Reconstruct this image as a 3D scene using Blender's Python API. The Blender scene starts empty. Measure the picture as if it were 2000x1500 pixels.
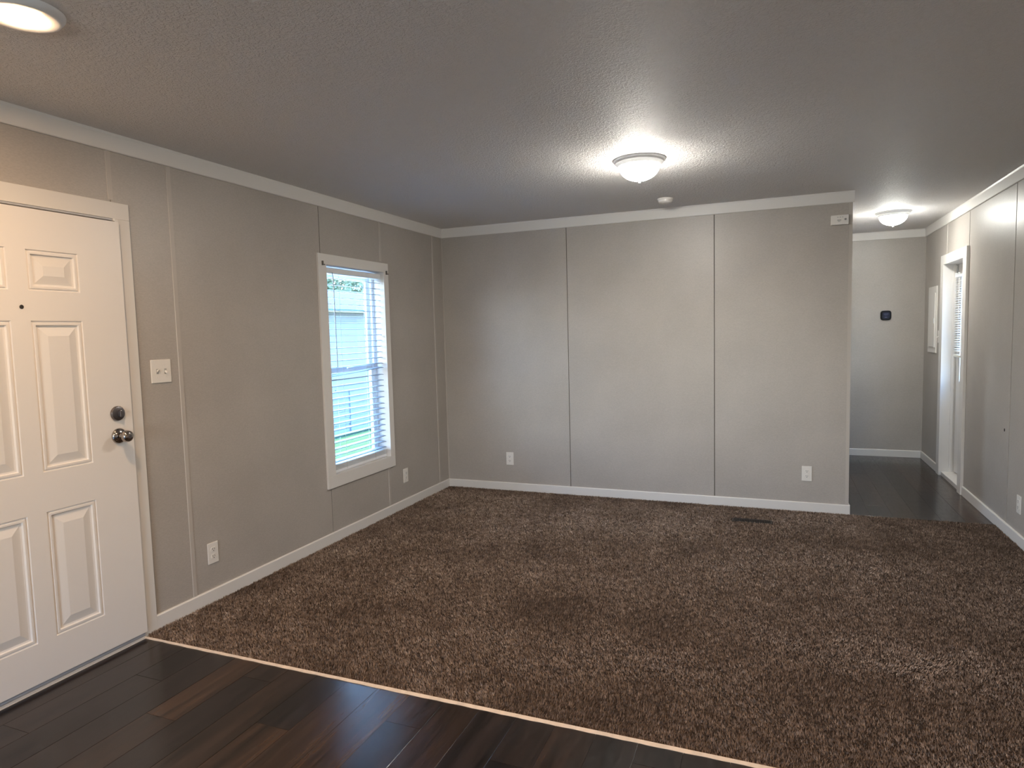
import bpy, bmesh, math, random
import numpy as np
from mathutils import Vector, Matrix
random.seed(7); np.random.seed(7)
S = bpy.context.scene
COL = S.collection

# ------------------------------------------------------------------ camera
H = 2.40                       # ceiling height
CAM = Vector((2.8645, -5.4327, 1.4294))
yaw, pitch, roll, FPX = 0.3839, -0.0778, -0.0258, 1273.13
cy, sy, cp, sp = math.cos(yaw), math.sin(yaw), math.cos(pitch), math.sin(pitch)
fw = Vector((-sy*cp, cy*cp, sp)); rt = Vector((cy, sy, 0)); up = rt.cross(fw)
cr, sr = math.cos(roll), math.sin(roll)
r2, u2 = cr*rt + sr*up, -sr*rt + cr*up
cam_data = bpy.data.cameras.new('camera'); cam = bpy.data.objects.new('camera', cam_data); COL.objects.link(cam)
cam.matrix_world = Matrix(((r2.x, u2.x, -fw.x, CAM.x), (r2.y, u2.y, -fw.y, CAM.y), (r2.z, u2.z, -fw.z, CAM.z), (0, 0, 0, 1)))
cam_data.sensor_width = 36; cam_data.lens = FPX/2000*36; cam_data.clip_start = .02
S.camera = cam

# ------------------------------------------------------------------ colour management, world, lights
S.view_settings.view_transform = 'Standard'; S.view_settings.look = 'None'
S.view_settings.gamma = 1; S.view_settings.use_curve_mapping = False
S.view_settings.exposure = 1.0
S.cycles.use_denoising = True
S.cycles.max_bounces = 9; S.cycles.diffuse_bounces = 7; S.cycles.glossy_bounces = 4
S.cycles.transparent_max_bounces = 16
S.cycles.sample_clamp_indirect = 8; S.cycles.caustics_reflective = False; S.cycles.caustics_refractive = False
SKY_STRENGTH = 11.0
MAIN_LAMP, HALL_LAMP, CAN_LAMP = 150.0, 88.0, 350.0
MAIN_COL, HALL_COL, CAN_COL = (1, .95, .86), (1, 1, .93), (1, .66, .38)

W = bpy.data.worlds.new('sky'); S.world = W; W.use_nodes = True
nt = W.node_tree; nt.nodes.clear()
tc = nt.nodes.new('ShaderNodeTexCoord'); sep = nt.nodes.new('ShaderNodeSeparateXYZ')
mr = nt.nodes.new('ShaderNodeMapRange'); mr.inputs['From Min'].default_value = -1; mr.inputs['From Max'].default_value = 1
rp = nt.nodes.new('ShaderNodeValToRGB'); bg = nt.nodes.new('ShaderNodeBackground'); wo = nt.nodes.new('ShaderNodeOutputWorld')
e = rp.color_ramp.elements
e[0].position = 0; e[0].color = (.40, .41, .42, 1); e[1].position = 1; e[1].color = (.20, .42, .85, 1)
for pos, c in ((.47, (.44, .45, .45, 1)), (.52, (1, 1, .98, 1)), (.62, (.36, .62, 1, 1)), (.78, (.40, .80, 1.6, 1))):
    n = e.new(pos); n.color = c
nt.links.new(tc.outputs['Generated'], sep.inputs[0]); nt.links.new(sep.outputs['Z'], mr.inputs['Value'])
nt.links.new(mr.outputs[0], rp.inputs[0]); nt.links.new(rp.outputs[0], bg.inputs[0]); nt.links.new(bg.outputs[0], wo.inputs[0])
bg.inputs[1].default_value = SKY_STRENGTH

sd_ = bpy.data.lights.new('sun', 'SUN'); sd_.energy = 42; sd_.angle = math.radians(2); sd_.color = (1, .96, .88)
sun = bpy.data.objects.new('sun', sd_); COL.objects.link(sun)
sun.rotation_euler = Vector((-.03, -.62, -.74)).to_track_quat('-Z', 'Y').to_euler()

def portal(name, loc, sx, sz, toward):
    d = bpy.data.lights.new(name, 'AREA'); d.shape = 'RECTANGLE'; d.size = sx; d.size_y = sz
    d.cycles.is_portal = True
    o = bpy.data.objects.new(name, d); COL.objects.link(o); o.location = loc
    o.rotation_euler = Vector(toward).to_track_quat('-Z', 'Z').to_euler()
portal('window_daylight', (-.16, -1.36, 1.2), 1.5, .76, (1, 0, 0))
portal('rear_fill_daylight', (2.3, -8.72, 1.25), 1.8, 1.5, (0, 1, 0))  # serves the added rear window
portal('door_daylight', (4.50, 1.33, 1.36), .98, .4, (-1, 0, 0))

# ------------------------------------------------------------------ materials
def mat(name, col, rough=.5, spec=.5, metal=0., bump=None, colnoise=None, emit=None, coat=0.):
    """bump=(scale, strength, distance, detail); colnoise=(scale, amount)"""
    m = bpy.data.materials.new(name); m.use_nodes = True
    t = m.node_tree; b = t.nodes['Principled BSDF']
    b.inputs['Base Color'].default_value = (*col, 1); b.inputs['Roughness'].default_value = rough
    b.inputs['Specular IOR Level'].default_value = spec; b.inputs['Metallic'].default_value = metal
    b.inputs['Coat Weight'].default_value = coat
    co = t.nodes.new('ShaderNodeTexCoord')
    if colnoise:
        n = t.nodes.new('ShaderNodeTexNoise'); n.inputs['Scale'].default_value = colnoise[0]; n.inputs['Detail'].default_value = 6
        mx = t.nodes.new('ShaderNodeMix'); mx.data_type = 'RGBA'
        k = colnoise[1]
        mx.inputs[6].default_value = (*[c*(1-k) for c in col], 1); mx.inputs[7].default_value = (*[min(1, c*(1+k)) for c in col], 1)
        t.links.new(co.outputs['Object'], n.inputs['Vector']); t.links.new(n.outputs['Fac'], mx.inputs[0]); t.links.new(mx.outputs[2], b.inputs['Base Color'])
    if bump:
        n = t.nodes.new('ShaderNodeTexNoise'); n.inputs['Scale'].default_value = bump[0]; n.inputs['Detail'].default_value = bump[3]
        bp = t.nodes.new('ShaderNodeBump'); bp.inputs['Strength'].default_value = bump[1]; bp.inputs['Distance'].default_value = bump[2]
        t.links.new(co.outputs['Object'], n.inputs['Vector']); t.links.new(n.outputs['Fac'], bp.inputs['Height']); t.links.new(bp.outputs[0], b.inputs['Normal'])
    if emit:
        b.inputs['Emission Color'].default_value = (*emit[0], 1); b.inputs['Emission Strength'].default_value = emit[1]
    return m

def wall_material():
    m = mat('vinyl_wall_panel', (.47, .425, .375), .40, .55)
    t = m.node_tree; b = t.nodes['Principled BSDF']
    co = t.nodes.new('ShaderNodeTexCoord'); mp = t.nodes.new('ShaderNodeMapping')
    mp.inputs['Scale'].default_value = (90, 90, 260)
    n = t.nodes.new('ShaderNodeTexNoise'); n.inputs['Scale'].default_value = 1; n.inputs['Detail'].default_value = 4
    n2 = t.nodes.new('ShaderNodeTexNoise'); n2.inputs['Scale'].default_value = 2.2; n2.inputs['Detail'].default_value = 5
    ad = t.nodes.new('ShaderNodeMath'); ad.operation = 'ADD'
    r = t.nodes.new('ShaderNodeValToRGB')
    r.color_ramp.elements[0].position = .6; r.color_ramp.elements[0].color = (.395, .362, .328, 1)
    r.color_ramp.elements[1].position = 1.4 if False else 1; r.color_ramp.elements[1].color = (.462, .425, .388, 1)
    h = t.nodes.new('ShaderNodeMath'); h.operation = 'MULTIPLY'; h.inputs[1].default_value = .8
    t.links.new(co.outputs['Object'], mp.inputs[0]); t.links.new(mp.outputs[0], n.inputs['Vector'])
    t.links.new(co.outputs['Object'], n2.inputs['Vector'])
    t.links.new(n.outputs['Fac'], ad.inputs[0]); t.links.new(n2.outputs['Fac'], ad.inputs[1])
    t.links.new(ad.outputs[0], h.inputs[0]); t.links.new(h.outputs[0], r.inputs[0]); t.links.new(r.outputs[0], b.inputs['Base Color'])
    bp = t.nodes.new('ShaderNodeBump'); bp.inputs['Strength'].default_value = .25; bp.inputs['Distance'].default_value = .0006
    t.links.new(n.outputs['Fac'], bp.inputs['Height']); t.links.new(bp.outputs[0], b.inputs['Normal'])
    return m

def ceiling_material():
    m = mat('textured_ceiling_paint', (.76, .735, .72), .62, .35)
    t = m.node_tree; b = t.nodes['Principled BSDF']
    co = t.nodes.new('ShaderNodeTexCoord')
    n = t.nodes.new('ShaderNodeTexNoise'); n.inputs['Scale'].default_value = 60; n.inputs['Detail'].default_value = 5; n.inputs['Distortion'].default_value = 1.2
    v = t.nodes.new('ShaderNodeTexVoronoi'); v.inputs['Scale'].default_value = 130
    a = t.nodes.new('ShaderNodeMath'); a.operation = 'ADD'
    r = t.nodes.new('ShaderNodeValToRGB'); r.color_ramp.elements[0].position = .42; r.color_ramp.elements[1].position = .62
    bp = t.nodes.new('ShaderNodeBump'); bp.inputs['Strength'].default_value = .7; bp.inputs['Distance'].default_value = .005
    t.links.new(co.outputs['Object'], n.inputs['Vector']); t.links.new(co.outputs['Object'], v.inputs['Vector'])
    t.links.new(n.outputs['Fac'], r.inputs[0]); t.links.new(r.outputs[0], a.inputs[0])
    ml = t.nodes.new('ShaderNodeMath'); ml.operation = 'MULTIPLY'; ml.inputs[1].default_value = .35
    t.links.new(v.outputs['Distance'], ml.inputs[0]); t.links.new(ml.outputs[0], a.inputs[1])
    t.links.new(a.outputs[0], bp.inputs['Height']); t.links.new(bp.outputs[0], b.inputs['Normal'])
    return m

def plank_material():
    m = mat('dark_wood_vinyl', (.03, .02, .015), .3, .5)
    t = m.node_tree; b = t.nodes['Principled BSDF']; L = t.links.new
    co = t.nodes.new('ShaderNodeTexCoord'); oi = t.nodes.new('ShaderNodeObjectInfo')
    off = t.nodes.new('ShaderNodeVectorMath'); off.operation = 'ADD'
    sc = t.nodes.new('ShaderNodeMath'); sc.operation = 'MULTIPLY'; sc.inputs[1].default_value = 37
    L(oi.outputs['Random'], sc.inputs[0]); L(co.outputs['Object'], off.inputs[0]); L(sc.outputs[0], off.inputs[1])
    mp = t.nodes.new('ShaderNodeMapping'); mp.inputs['Scale'].default_value = (20, 1.5, 1)
    L(off.outputs[0], mp.inputs[0])
    n = t.nodes.new('ShaderNodeTexNoise'); n.inputs['Scale'].default_value = 1; n.inputs['Detail'].default_value = 7; n.inputs['Roughness'].default_value = .6; n.inputs['Distortion'].default_value = .4
    L(mp.outputs[0], n.inputs['Vector'])
    mp2 = t.nodes.new('ShaderNodeMapping'); mp2.inputs['Scale'].default_value = (150, 9, 1); L(off.outputs[0], mp2.inputs[0])
    n2 = t.nodes.new('ShaderNodeTexNoise'); n2.inputs['Scale'].default_value = 1; n2.inputs['Detail'].default_value = 5; L(mp2.outputs[0], n2.inputs['Vector'])
    base = t.nodes.new('ShaderNodeValToRGB'); el = base.color_ramp.elements
    el[0].position = 0; el[0].color = (.012, .0075, .0065, 1); el[1].position = 1; el[1].color = (.048, .025, .014, 1)
    for q, c in ((.3, (.016, .011, .010, 1)), (.55, (.032, .018, .012, 1)), (.8, (.022, .013, .009, 1))): el.new(q).color = c
    L(oi.outputs['Random'], base.inputs[0])
    g = t.nodes.new('ShaderNodeMapRange'); g.inputs['From Min'].default_value = .3; g.inputs['From Max'].default_value = .7
    g.inputs['To Min'].default_value = .25; g.inputs['To Max'].default_value = 1.55
    L(n.outputs['Fac'], g.inputs['Value'])
    g2 = t.nodes.new('ShaderNodeMapRange'); g2.inputs['From Min'].default_value = .3; g2.inputs['From Max'].default_value = .7
    g2.inputs['To Min'].default_value = .75; g2.inputs['To Max'].default_value = 1.25
    L(n2.outputs['Fac'], g2.inputs['Value'])
    mu = t.nodes.new('ShaderNodeMath'); mu.operation = 'MULTIPLY'; L(g.outputs[0], mu.inputs[0]); L(g2.outputs[0], mu.inputs[1])
    vm = t.nodes.new('ShaderNodeVectorMath'); vm.operation = 'SCALE'; L(base.outputs[0], vm.inputs[0]); L(mu.outputs[0], vm.inputs['Scale'])
    L(vm.outputs[0], b.inputs['Base Color'])
    # scuffed satin gloss
    n3 = t.nodes.new('ShaderNodeTexNoise'); n3.inputs['Scale'].default_value = 1; n3.inputs['Detail'].default_value = 8
    mp3 = t.nodes.new('ShaderNodeMapping'); mp3.inputs['Scale'].default_value = (60, 14, 1); L(off.outputs[0], mp3.inputs[0]); L(mp3.outputs[0], n3.inputs['Vector'])
    rr = t.nodes.new('ShaderNodeMapRange'); rr.inputs['From Min'].default_value = .3; rr.inputs['From Max'].default_value = .7
    rr.inputs['To Min'].default_value = .17; rr.inputs['To Max'].default_value = .25; L(n3.outputs['Fac'], rr.inputs['Value']); L(rr.outputs[0], b.inputs['Roughness'])
    bp = t.nodes.new('ShaderNodeBump'); bp.inputs['Strength'].default_value = .25; bp.inputs['Distance'].default_value = .0004
    L(n2.outputs['Fac'], bp.inputs['Height']); L(bp.outputs[0], b.inputs['Normal'])
    return m

def carpet_material():
    m = mat('brown_shag_yarn', (.12, .09, .07), .95, .15)
    t = m.node_tree; b = t.nodes['Principled BSDF']; L = t.links.new
    at = t.nodes.new('ShaderNodeAttribute'); at.attribute_name = 'tone'
    r = t.nodes.new('ShaderNodeValToRGB'); el = r.color_ramp.elements
    el[0].position = 0; el[0].color = (.10, .070, .052, 1); el[1].position = 1; el[1].color = (.72, .58, .47, 1)
    for q, c in ((.35, (.215, .155, .118, 1)), (.7, (.40, .305, .24, 1))): el.new(q).color = c
    L(at.outputs['Fac'], r.inputs[0]); L(r.outputs[0], b.inputs['Base Color'])
    return m

def glass_material():
    m = bpy.data.materials.new('window_glass'); m.use_nodes = True; t = m.node_tree; t.nodes.clear()
    o = t.nodes.new('ShaderNodeOutputMaterial'); mx = t.nodes.new('ShaderNodeMixShader'); lw = t.nodes.new('ShaderNodeLayerWeight'); pw = t.nodes.new('ShaderNodeMath'); pw.operation = 'POWER'; pw.inputs[1].default_value = 4
    fr = t.nodes.new('ShaderNodeMath'); fr.operation = 'MULTIPLY_ADD'; fr.inputs[1].default_value = .7; fr.inputs[2].default_value = .03
    t.links.new(lw.outputs['Facing'], pw.inputs[0]); t.links.new(pw.outputs[0], fr.inputs[0])
    tr = t.nodes.new('ShaderNodeBsdfTransparent'); tr.inputs[0].default_value = (.93, .97, .97, 1)
    gl = t.nodes.new('ShaderNodeBsdfGlossy'); gl.inputs['Roughness'].default_value = .02
    t.links.new(fr.outputs[0], mx.inputs[0]); t.links.new(tr.outputs[0], mx.inputs[1]); t.links.new(gl.outputs[0], mx.inputs[2]); t.links.new(mx.outputs[0], o.inputs[0])
    return m

M_WALL = wall_material()
M_BATTEN = mat('vinyl_batten', (.49, .45, .41), .4, .5)
M_CEIL = ceiling_material()
M_TRIM = mat('white_trim_paint', (.74, .715, .685), .42, .5, bump=(60, .15, .001, 3))
M_DOOR = mat('white_door_enamel', (.80, .77, .745), .38, .5, bump=(35, .12, .0012, 4))
M_PLANK = plank_material()
M_CARPET = carpet_material()
M_CBASE = mat('carpet_backing', (.05, .036, .028), 1, .1, bump=(220, 1, .004, 3))
M_SUB = mat('dark_subfloor', (.012, .009, .008), .8)
M_STRIP = mat('tan_carpet_edge_strip', (.72, .58, .44), .5, .5, bump=(120, .5, .001, 2), colnoise=(30, .25))
M_VINYL = mat('white_window_vinyl', (.80, .82, .84), .3)
M_GLASS = glass_material()
M_SLAT = mat('backlit_blind_slat', (.28, .31, .34), .5, colnoise=(6, .04))  # white slats greyed in colour to read dark against the daylight
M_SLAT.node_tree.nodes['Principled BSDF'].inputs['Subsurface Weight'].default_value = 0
M_CORD = mat('white_cord', (.6, .6, .58), .8)
M_WAND = mat('clear_plastic_wand', (.42, .46, .5), .15)
M_PLASTIC = mat('white_plastic', (.80, .77, .73), .3, bump=(15, .05, .0005, 2))
M_SLOT = mat('dark_slot', (.03, .025, .022), .6)
M_NICKEL = mat('polished_nickel', (.40, .36, .33), .12, .5, 1.0)
M_NICKEL2 = mat('satin_dark_nickel', (.22, .20, .20), .32, .5, 1.0, bump=(200, .1, .0005, 3))
M_GREY = mat('grey_weatherstrip', (.42, .43, .46), .4)
M_THRESH = mat('aluminium_threshold', (.60, .59, .58), .35, .5, .3)
M_RING = mat('white_lamp_ring', (.84, .85, .86), .3)
M_SCREW = mat('screw_metal', (.15, .14, .13), .4, .5, .8)
M_REG = mat('brown_painted_metal', (.035, .026, .020), .5)
M_BLACK = mat('black_device_plastic', (.004, .005, .008), .35, .2)
M_SCREEN = mat('dim_screen', (.008, .010, .022), .35, .2, emit=((.10, .13, .28), .03))
M_DIGIT = mat('dim_screen_marks', (.03, .04, .08), .2, emit=((.30, .34, .55), .12))
M_BTN = mat('grey_button', (.28, .28, .28), .5)
M_PRINT = mat('grey_print', (.38, .38, .37), .6)
M_MAIN = mat('lit_glass_bowl', (.9, .9, .9), .3, emit=(MAIN_COL, MAIN_LAMP))
M_HALL = mat('lit_hall_bowl', (.9, .9, .9), .3, emit=(HALL_COL, HALL_LAMP))
for m_ in (M_MAIN, M_HALL):      # frosted bowl: bulbs sit in the middle, the rim behind the ring glows less
    t = m_.node_tree; b = t.nodes['Principled BSDF']; co = t.nodes.new('ShaderNodeTexCoord'); se = t.nodes.new('ShaderNodeSeparateXYZ'); r = t.nodes.new('ShaderNodeMapRange')
    r.inputs['From Min'].default_value = 0; r.inputs['From Max'].default_value = .085
    r.inputs['To Min'].default_value = b.inputs['Emission Strength'].default_value; r.inputs['To Max'].default_value = b.inputs['Emission Strength'].default_value*.05
    t.links.new(co.outputs['Object'], se.inputs[0]); t.links.new(se.outputs['Z'], r.inputs['Value']); t.links.new(r.outputs[0], b.inputs['Emission Strength'])
M_CAN = mat('lit_downlight_lens', (.9, .9, .9), .3, emit=(CAN_COL, CAN_LAMP))
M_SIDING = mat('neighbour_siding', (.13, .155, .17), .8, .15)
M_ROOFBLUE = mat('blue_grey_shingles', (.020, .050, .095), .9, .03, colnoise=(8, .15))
M_FASCIA = mat('cream_fascia', (.16, .15, .10), .6)
M_GRASS = mat('lawn_grass', (.018, .040, .020), 1, .02, colnoise=(3, .3))
M_LEAF = mat('tree_leaves', (.09, .12, .07), .8)
M_BARK = mat('tree_bark', (.2, .15, .1), .9)
M_EXT = mat('wall_backing', (.10, .09, .08), .8)

# ------------------------------------------------------------------ building helpers
WLOC = {}
class MB:
    """collects shapes in world coordinates and links them as ONE mesh object"""
    def __init__(s): s.bm = bmesh.new(); s.smooth = False
    def box(s, x0, x1, y0, y1, z0, z1):
        vs = [s.bm.verts.new((x, y, z)) for x in (x0, x1) for y in (y0, y1) for z in (z0, z1)]
        for f in ((0, 1, 3, 2), (4, 6, 7, 5), (0, 4, 5, 1), (2, 3, 7, 6), (0, 2, 6, 4), (1, 5, 7, 3)):
            s.bm.faces.new([vs[i] for i in f])
        return s
    def poly(s, pts):
        s.bm.faces.new([s.bm.verts.new(p) for p in pts]); return s
    def prism(s, prof, axis, a, b):
        """prof: 2-D points in the other two axes, extruded along axis from a to b"""
        def P(p, v):
            q = list(p); q.insert(axis, v); return q
        A = [s.bm.verts.new(P(p, a)) for p in prof]; B = [s.bm.verts.new(P(p, b)) for p in prof]
        n = len(prof)
        for i in range(n): s.bm.faces.new((A[i], A[(i+1) % n], B[(i+1) % n], B[i]))
        s.bm.faces.new(A[::-1]); s.bm.faces.new(B); return s
    def lathe(s, prof, c, ax, n=40, capstart=True, capend=True):
        """prof: (radius, height along ax)"""
        ax = Vector(ax).normalized(); t = ax.orthogonal().normalized(); w = ax.cross(t); c = Vector(c); rings = []
        for r, h in prof:
            rings.append([s.bm.verts.new(c + ax*h + (t*math.cos(2*math.pi*i/n) + w*math.sin(2*math.pi*i/n))*max(r, 1e-5)) for i in range(n)])
        for a, b in zip(rings, rings[1:]):
            for i in range(n): s.bm.faces.new((a[i], a[(i+1) % n], b[(i+1) % n], b[i]))
        if capstart: s.bm.faces.new(rings[0][::-1])
        if capend: s.bm.faces.new(rings[-1])
        s.smooth = True; return s
    def tube(s, pts, r, n=8):
        pts = [Vector(p) for p in pts]; rings = []
        for i, p in enumerate(pts):
            d = (pts[min(i+1, len(pts)-1)] - pts[max(i-1, 0)]).normalized()
            t = d.orthogonal().normalized(); w = d.cross(t)
            if rings:
                t = (pt - d*pt.dot(d)).normalized(); w = d.cross(t)
            pt = t
            rings.append([s.bm.verts.new(p + (t*math.cos(2*math.pi*k/n) + w*math.sin(2*math.pi*k/n))*r) for k in range(n)])
        for a, b in zip(rings, rings[1:]):
            for k in range(n): s.bm.faces.new((a[k], a[(k+1) % n], b[(k+1) % n], b[k]))
        s.bm.faces.new(rings[0][::-1]); s.bm.faces.new(rings[-1]); s.smooth = True; return s
    def build(s, name, m, parent=None, bevel=0., origin=None, seg=2):
        bm = s.bm
        bmesh.ops.recalc_face_normals(bm, faces=bm.faces)
        cs = [v.co for v in bm.verts]
        if origin is None:
            origin = Vector(((min(c.x for c in cs)+max(c.x for c in cs))/2, (min(c.y for c in cs)+max(c.y for c in cs))/2, min(c.z for c in cs)))
        origin = Vector(origin)
        for v in bm.verts: v.co -= origin
        me = bpy.data.meshes.new(name); bm.to_mesh(me); bm.free(); me.materials.append(m)
        if s.smooth:
            me.shade_smooth(); me.set_sharp_from_angle(angle=math.radians(35))
        o = bpy.data.objects.new(name, me); COL.objects.link(o)
        place(o, origin, parent)
        if bevel:
            b = o.modifiers.new('bevel', 'BEVEL'); b.width = bevel; b.segments = seg; b.limit_method = 'ANGLE'
        return o
def place(o, loc, parent=None):
    loc = Vector(loc)
    if parent is not None:
        o.parent = parent; o.location = loc - WLOC[parent.name]
    else: o.location = loc
    WLOC[o.name] = loc
def tag(o, label=None, cat=None, group=None, kind=None):
    if label: o['label'] = label
    if cat: o['category'] = cat
    if group: o['group'] = group
    if kind: o['kind'] = kind
    return o
def empty(name, loc, label=None, cat=None, group=None, kind=None):
    o = bpy.data.objects.new(name, None); o.empty_display_size = .05; COL.objects.link(o); place(o, loc)
    return tag(o, label, cat, group, kind)
def copy_tree(src, dloc, label=None):
    """copy a thing and each of its parts (two levels), shifted by dloc"""
    c = src.copy(); COL.objects.link(c); c.location = src.location + Vector(dloc); WLOC[c.name] = WLOC[src.name] + Vector(dloc)
    if label: c['label'] = label
    for ch in src.children:
        d = ch.copy(); COL.objects.link(d); d.parent = c; d.location = ch.location
        for g in ch.children:
            k = g.copy(); COL.objects.link(k); k.parent = d; k.location = g.location
    return c
def rects_minus(a0, a1, z0, z1, holes):
    """rectangle minus rectangular holes as list of rects"""
    out = [(a0, a1, z0, z1)]
    for (h0, h1, k0, k1) in holes:
        new = []
        for (p0, p1, q0, q1) in out:
            if h1 <= p0 or h0 >= p1 or k1 <= q0 or k0 >= q1: new.append((p0, p1, q0, q1)); continue
            c0, c1 = max(p0, h0), min(p1, h1)
            if p0 < c0: new.append((p0, c0, q0, q1))
            if c1 < p1: new.append((c1, p1, q0, q1))
            if q0 < k0: new.append((c0, c1, q0, k0))
            if k1 < q1: new.append((c0, c1, k1, q1))
        out = new
    return out

YB = -8.6          # wall behind the camera
E_ = 2.5426        # end wall of the hall
XW = 4.3203        # right wall
XP = 3.386         # free end of the partition wall
WIN = (-1.715, -1.008, .47, 1.93)        # left window opening (y0,y1,z0,z1)
DOOR = (-4.15, -3.235, -.02, 2.02)       # front door opening
FILLWIN = (1.4, 3.2, .5, 2.0)            # added unseen window behind the camera, for fill daylight (x0,x1,z0,z1)
HDOOR = (.992, 1.666, -.02, 1.953)       # hall door opening

def grow(r, g=.0125): return (r[0]-g, r[1]+g, r[2]-g, r[3]+g)

# ------------------------------------------------------------------ walls: a backing with panels and battens as parts
def panel_wall(name, axis, pos, side, a0, a1, seams, holes, thick, batten_w=.026, flat=()):
    """axis: the constant axis (0: x=pos, 1: y=pos); side: +1 if the room lies towards + ; panels between seams"""
    T = .008
    def B(mb, p0, p1, d0, d1, q0, q1):   # d: depth from face towards room
        lo, hi = sorted((pos + side*d0, pos + side*d1))
        if axis == 0: mb.box(lo, hi, p0, p1, q0, q1)
        else: mb.box(p0, p1, lo, hi, q0, q1)
    mb = MB()
    for r in rects_minus(a0, a1, -.03, H, holes): B(mb, r[0], r[1], -thick, -T, r[2], r[3])
    w = mb.build(name, M_EXT)
    tag(w, kind='structure')
    ed = [a0] + sorted(seams) + [a1]
    for p0, p1 in zip(ed, ed[1:]):
        mb = MB(); gl_, gr_ = [((.0065 if name == 'wall_right' else .0028) if q in flat else .0015) for q in (p0, p1)]
        for r in rects_minus(p0 + (gl_ if p0 != a0 else 0), p1 - (gr_ if p1 != a1 else 0), -.02, H, holes): B(mb, r[0], r[1], -T, 0, r[2], r[3])
        mb.build('wall_panel', M_WALL, w)
    for s_ in seams:
        if s_ in flat: continue
        q0, q1 = .0, H - .05
        blocks = [h for h in holes if h[0] - .06 < s_ < h[1] + .06]
        segs = [(q0, q1)]
        for h in blocks: segs = [x for (u, v) in segs for x in ((u, h[2] - .075), (h[3] + .075, v)) if x[1] - x[0] > .03]
        for u, v in segs:
            mb = MB()
            hw = batten_w/2
            prof = [(-hw, 0), (-hw + .002, .003), (hw - .002, .003), (hw, 0)]
            vs = []
            for q in (u, v):
                for (a, d) in prof:
                    c = (pos + side*d, s_ + a, q) if axis == 0 else (s_ + a, pos + side*d, q)
                    vs.append(mb.bm.verts.new(c))
            for i in range(3): mb.bm.faces.new((vs[i], vs[i+1], vs[5+i], vs[4+i]))
            mb.bm.faces.new((vs[3], vs[0], vs[4], vs[7])); mb.bm.faces.new(vs[0:4]); mb.bm.faces.new(vs[4:8])
            mb.build('batten', M_BATTEN, w)
    return w
wl = panel_wall('wall_left', 0, 0, 1, YB, 0, [-7.4, -6.2, -4.98, -4.2, -3.26, -2.935, -1.757, -1.02, -.175], [grow(WIN), DOOR], .14, flat=(-1.757,))
wf = panel_wall('wall_far', 1, 0, -1, 0, XP, [1.205, 2.419], [], .05, flat=(1.205, 2.419))
wr = panel_wall('wall_right', 0, XW, -1, YB, E_, [-7.5, -6.3, -5.1, -3.9, -2.64, -1.42, -.2, .905, 1.64], [grow(HDOOR)], .14, batten_w=.012, flat=(-.2, .905, -1.42))
we = panel_wall('wall_hall_end', 1, E_, -1, XP - .1, XW, [], [], .1)
wb = panel_wall('wall_back', 1, YB, 1, 0, XW, [.7, 3.9], [grow(FILLWIN)], .1)
hs = panel_wall('wall_hall_side', 0, XP, 1, .05, E_, [1.25], [], .1)
# corner mouldings on the far wall
MB().box(XP - .02, XP + .0035, -.0035, .0, .0, H - .05).box(XP, XP + .0035, 0, .02, 0, H - .05).build('corner_moulding', M_BATTEN, wf)
MB().box(0, .010, -.0032, 0, .0, H - .05).build('corner_moulding', M_BATTEN, wf)

ce = MB().box(-.14, XW + .14, YB - .1, E_ + .1, H, H + .1).build('ceiling', M_CEIL); tag(ce, kind='structure')

# ------------------------------------------------------------------ floor: sub floor with vinyl planks as parts
fl = MB().box(-.14, XW + .14, YB - .1, E_ + .1, -.12, -.0105).build('floor', M_SUB); tag(fl, kind='structure')
YC = -3.262        # near edge of the carpet
PW, PL = .152, 1.22
def plank_mesh(w, l):
    bm = bmesh.new(); g = .0004; c = .0009; t = .006
    lo = [(g, g), (w-g, g), (w-g, l-g), (g, l-g)]
    hi = [(g+c, g+c), (w-g-c, g+c), (w-g-c, l-g-c), (g+c, l-g-c)]
    a = [bm.verts.new((x, y, 0)) for x, y in lo]; b_ = [bm.verts.new((x, y, t - .0004)) for x, y in lo]; d = [bm.verts.new((x, y, t)) for x, y in hi]
    for i in range(4):
        j = (i+1) % 4; bm.faces.new((a[i], a[j], b_[j], b_[i])); bm.faces.new((b_[i], b_[j], d[j], d[i]))
    bm.faces.new(d); me = bpy.data.meshes.new('plank'); bm.to_mesh(me); bm.free(); me.materials.append(M_PLANK); return me
_pm = {}
def plank(x, y, w, l):
    k = (round(w, 3), round(l, 3))
    if k not in _pm: _pm[k] = plank_mesh(w, l)
    o = bpy.data.objects.new('plank', _pm[k]); COL.objects.link(o); place(o, (x, y, -.0105), fl)
def lay(x0, x1, y0, y1, offs):
    x = x0; i = 0
    while x < x1 - .01:
        w = min(PW, x1 - x); y = y1 + offs[i % len(offs)]*PL
        while y > y0 + .01:
            a, b = max(y - PL, y0), min(y, y1)
            if b - a > .02: plank(x, a, w, b - a)
            y -= PL
        x += PW; i += 1
lay(0, XW, YB, YC, [.1, .42, .78, .26, .62, .9, .34, .70, .16, .52, .84])
lay(XP, XW, .0, E_, [.5, .18, .82, .36, .66])
tr = MB()
n = 140
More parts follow.
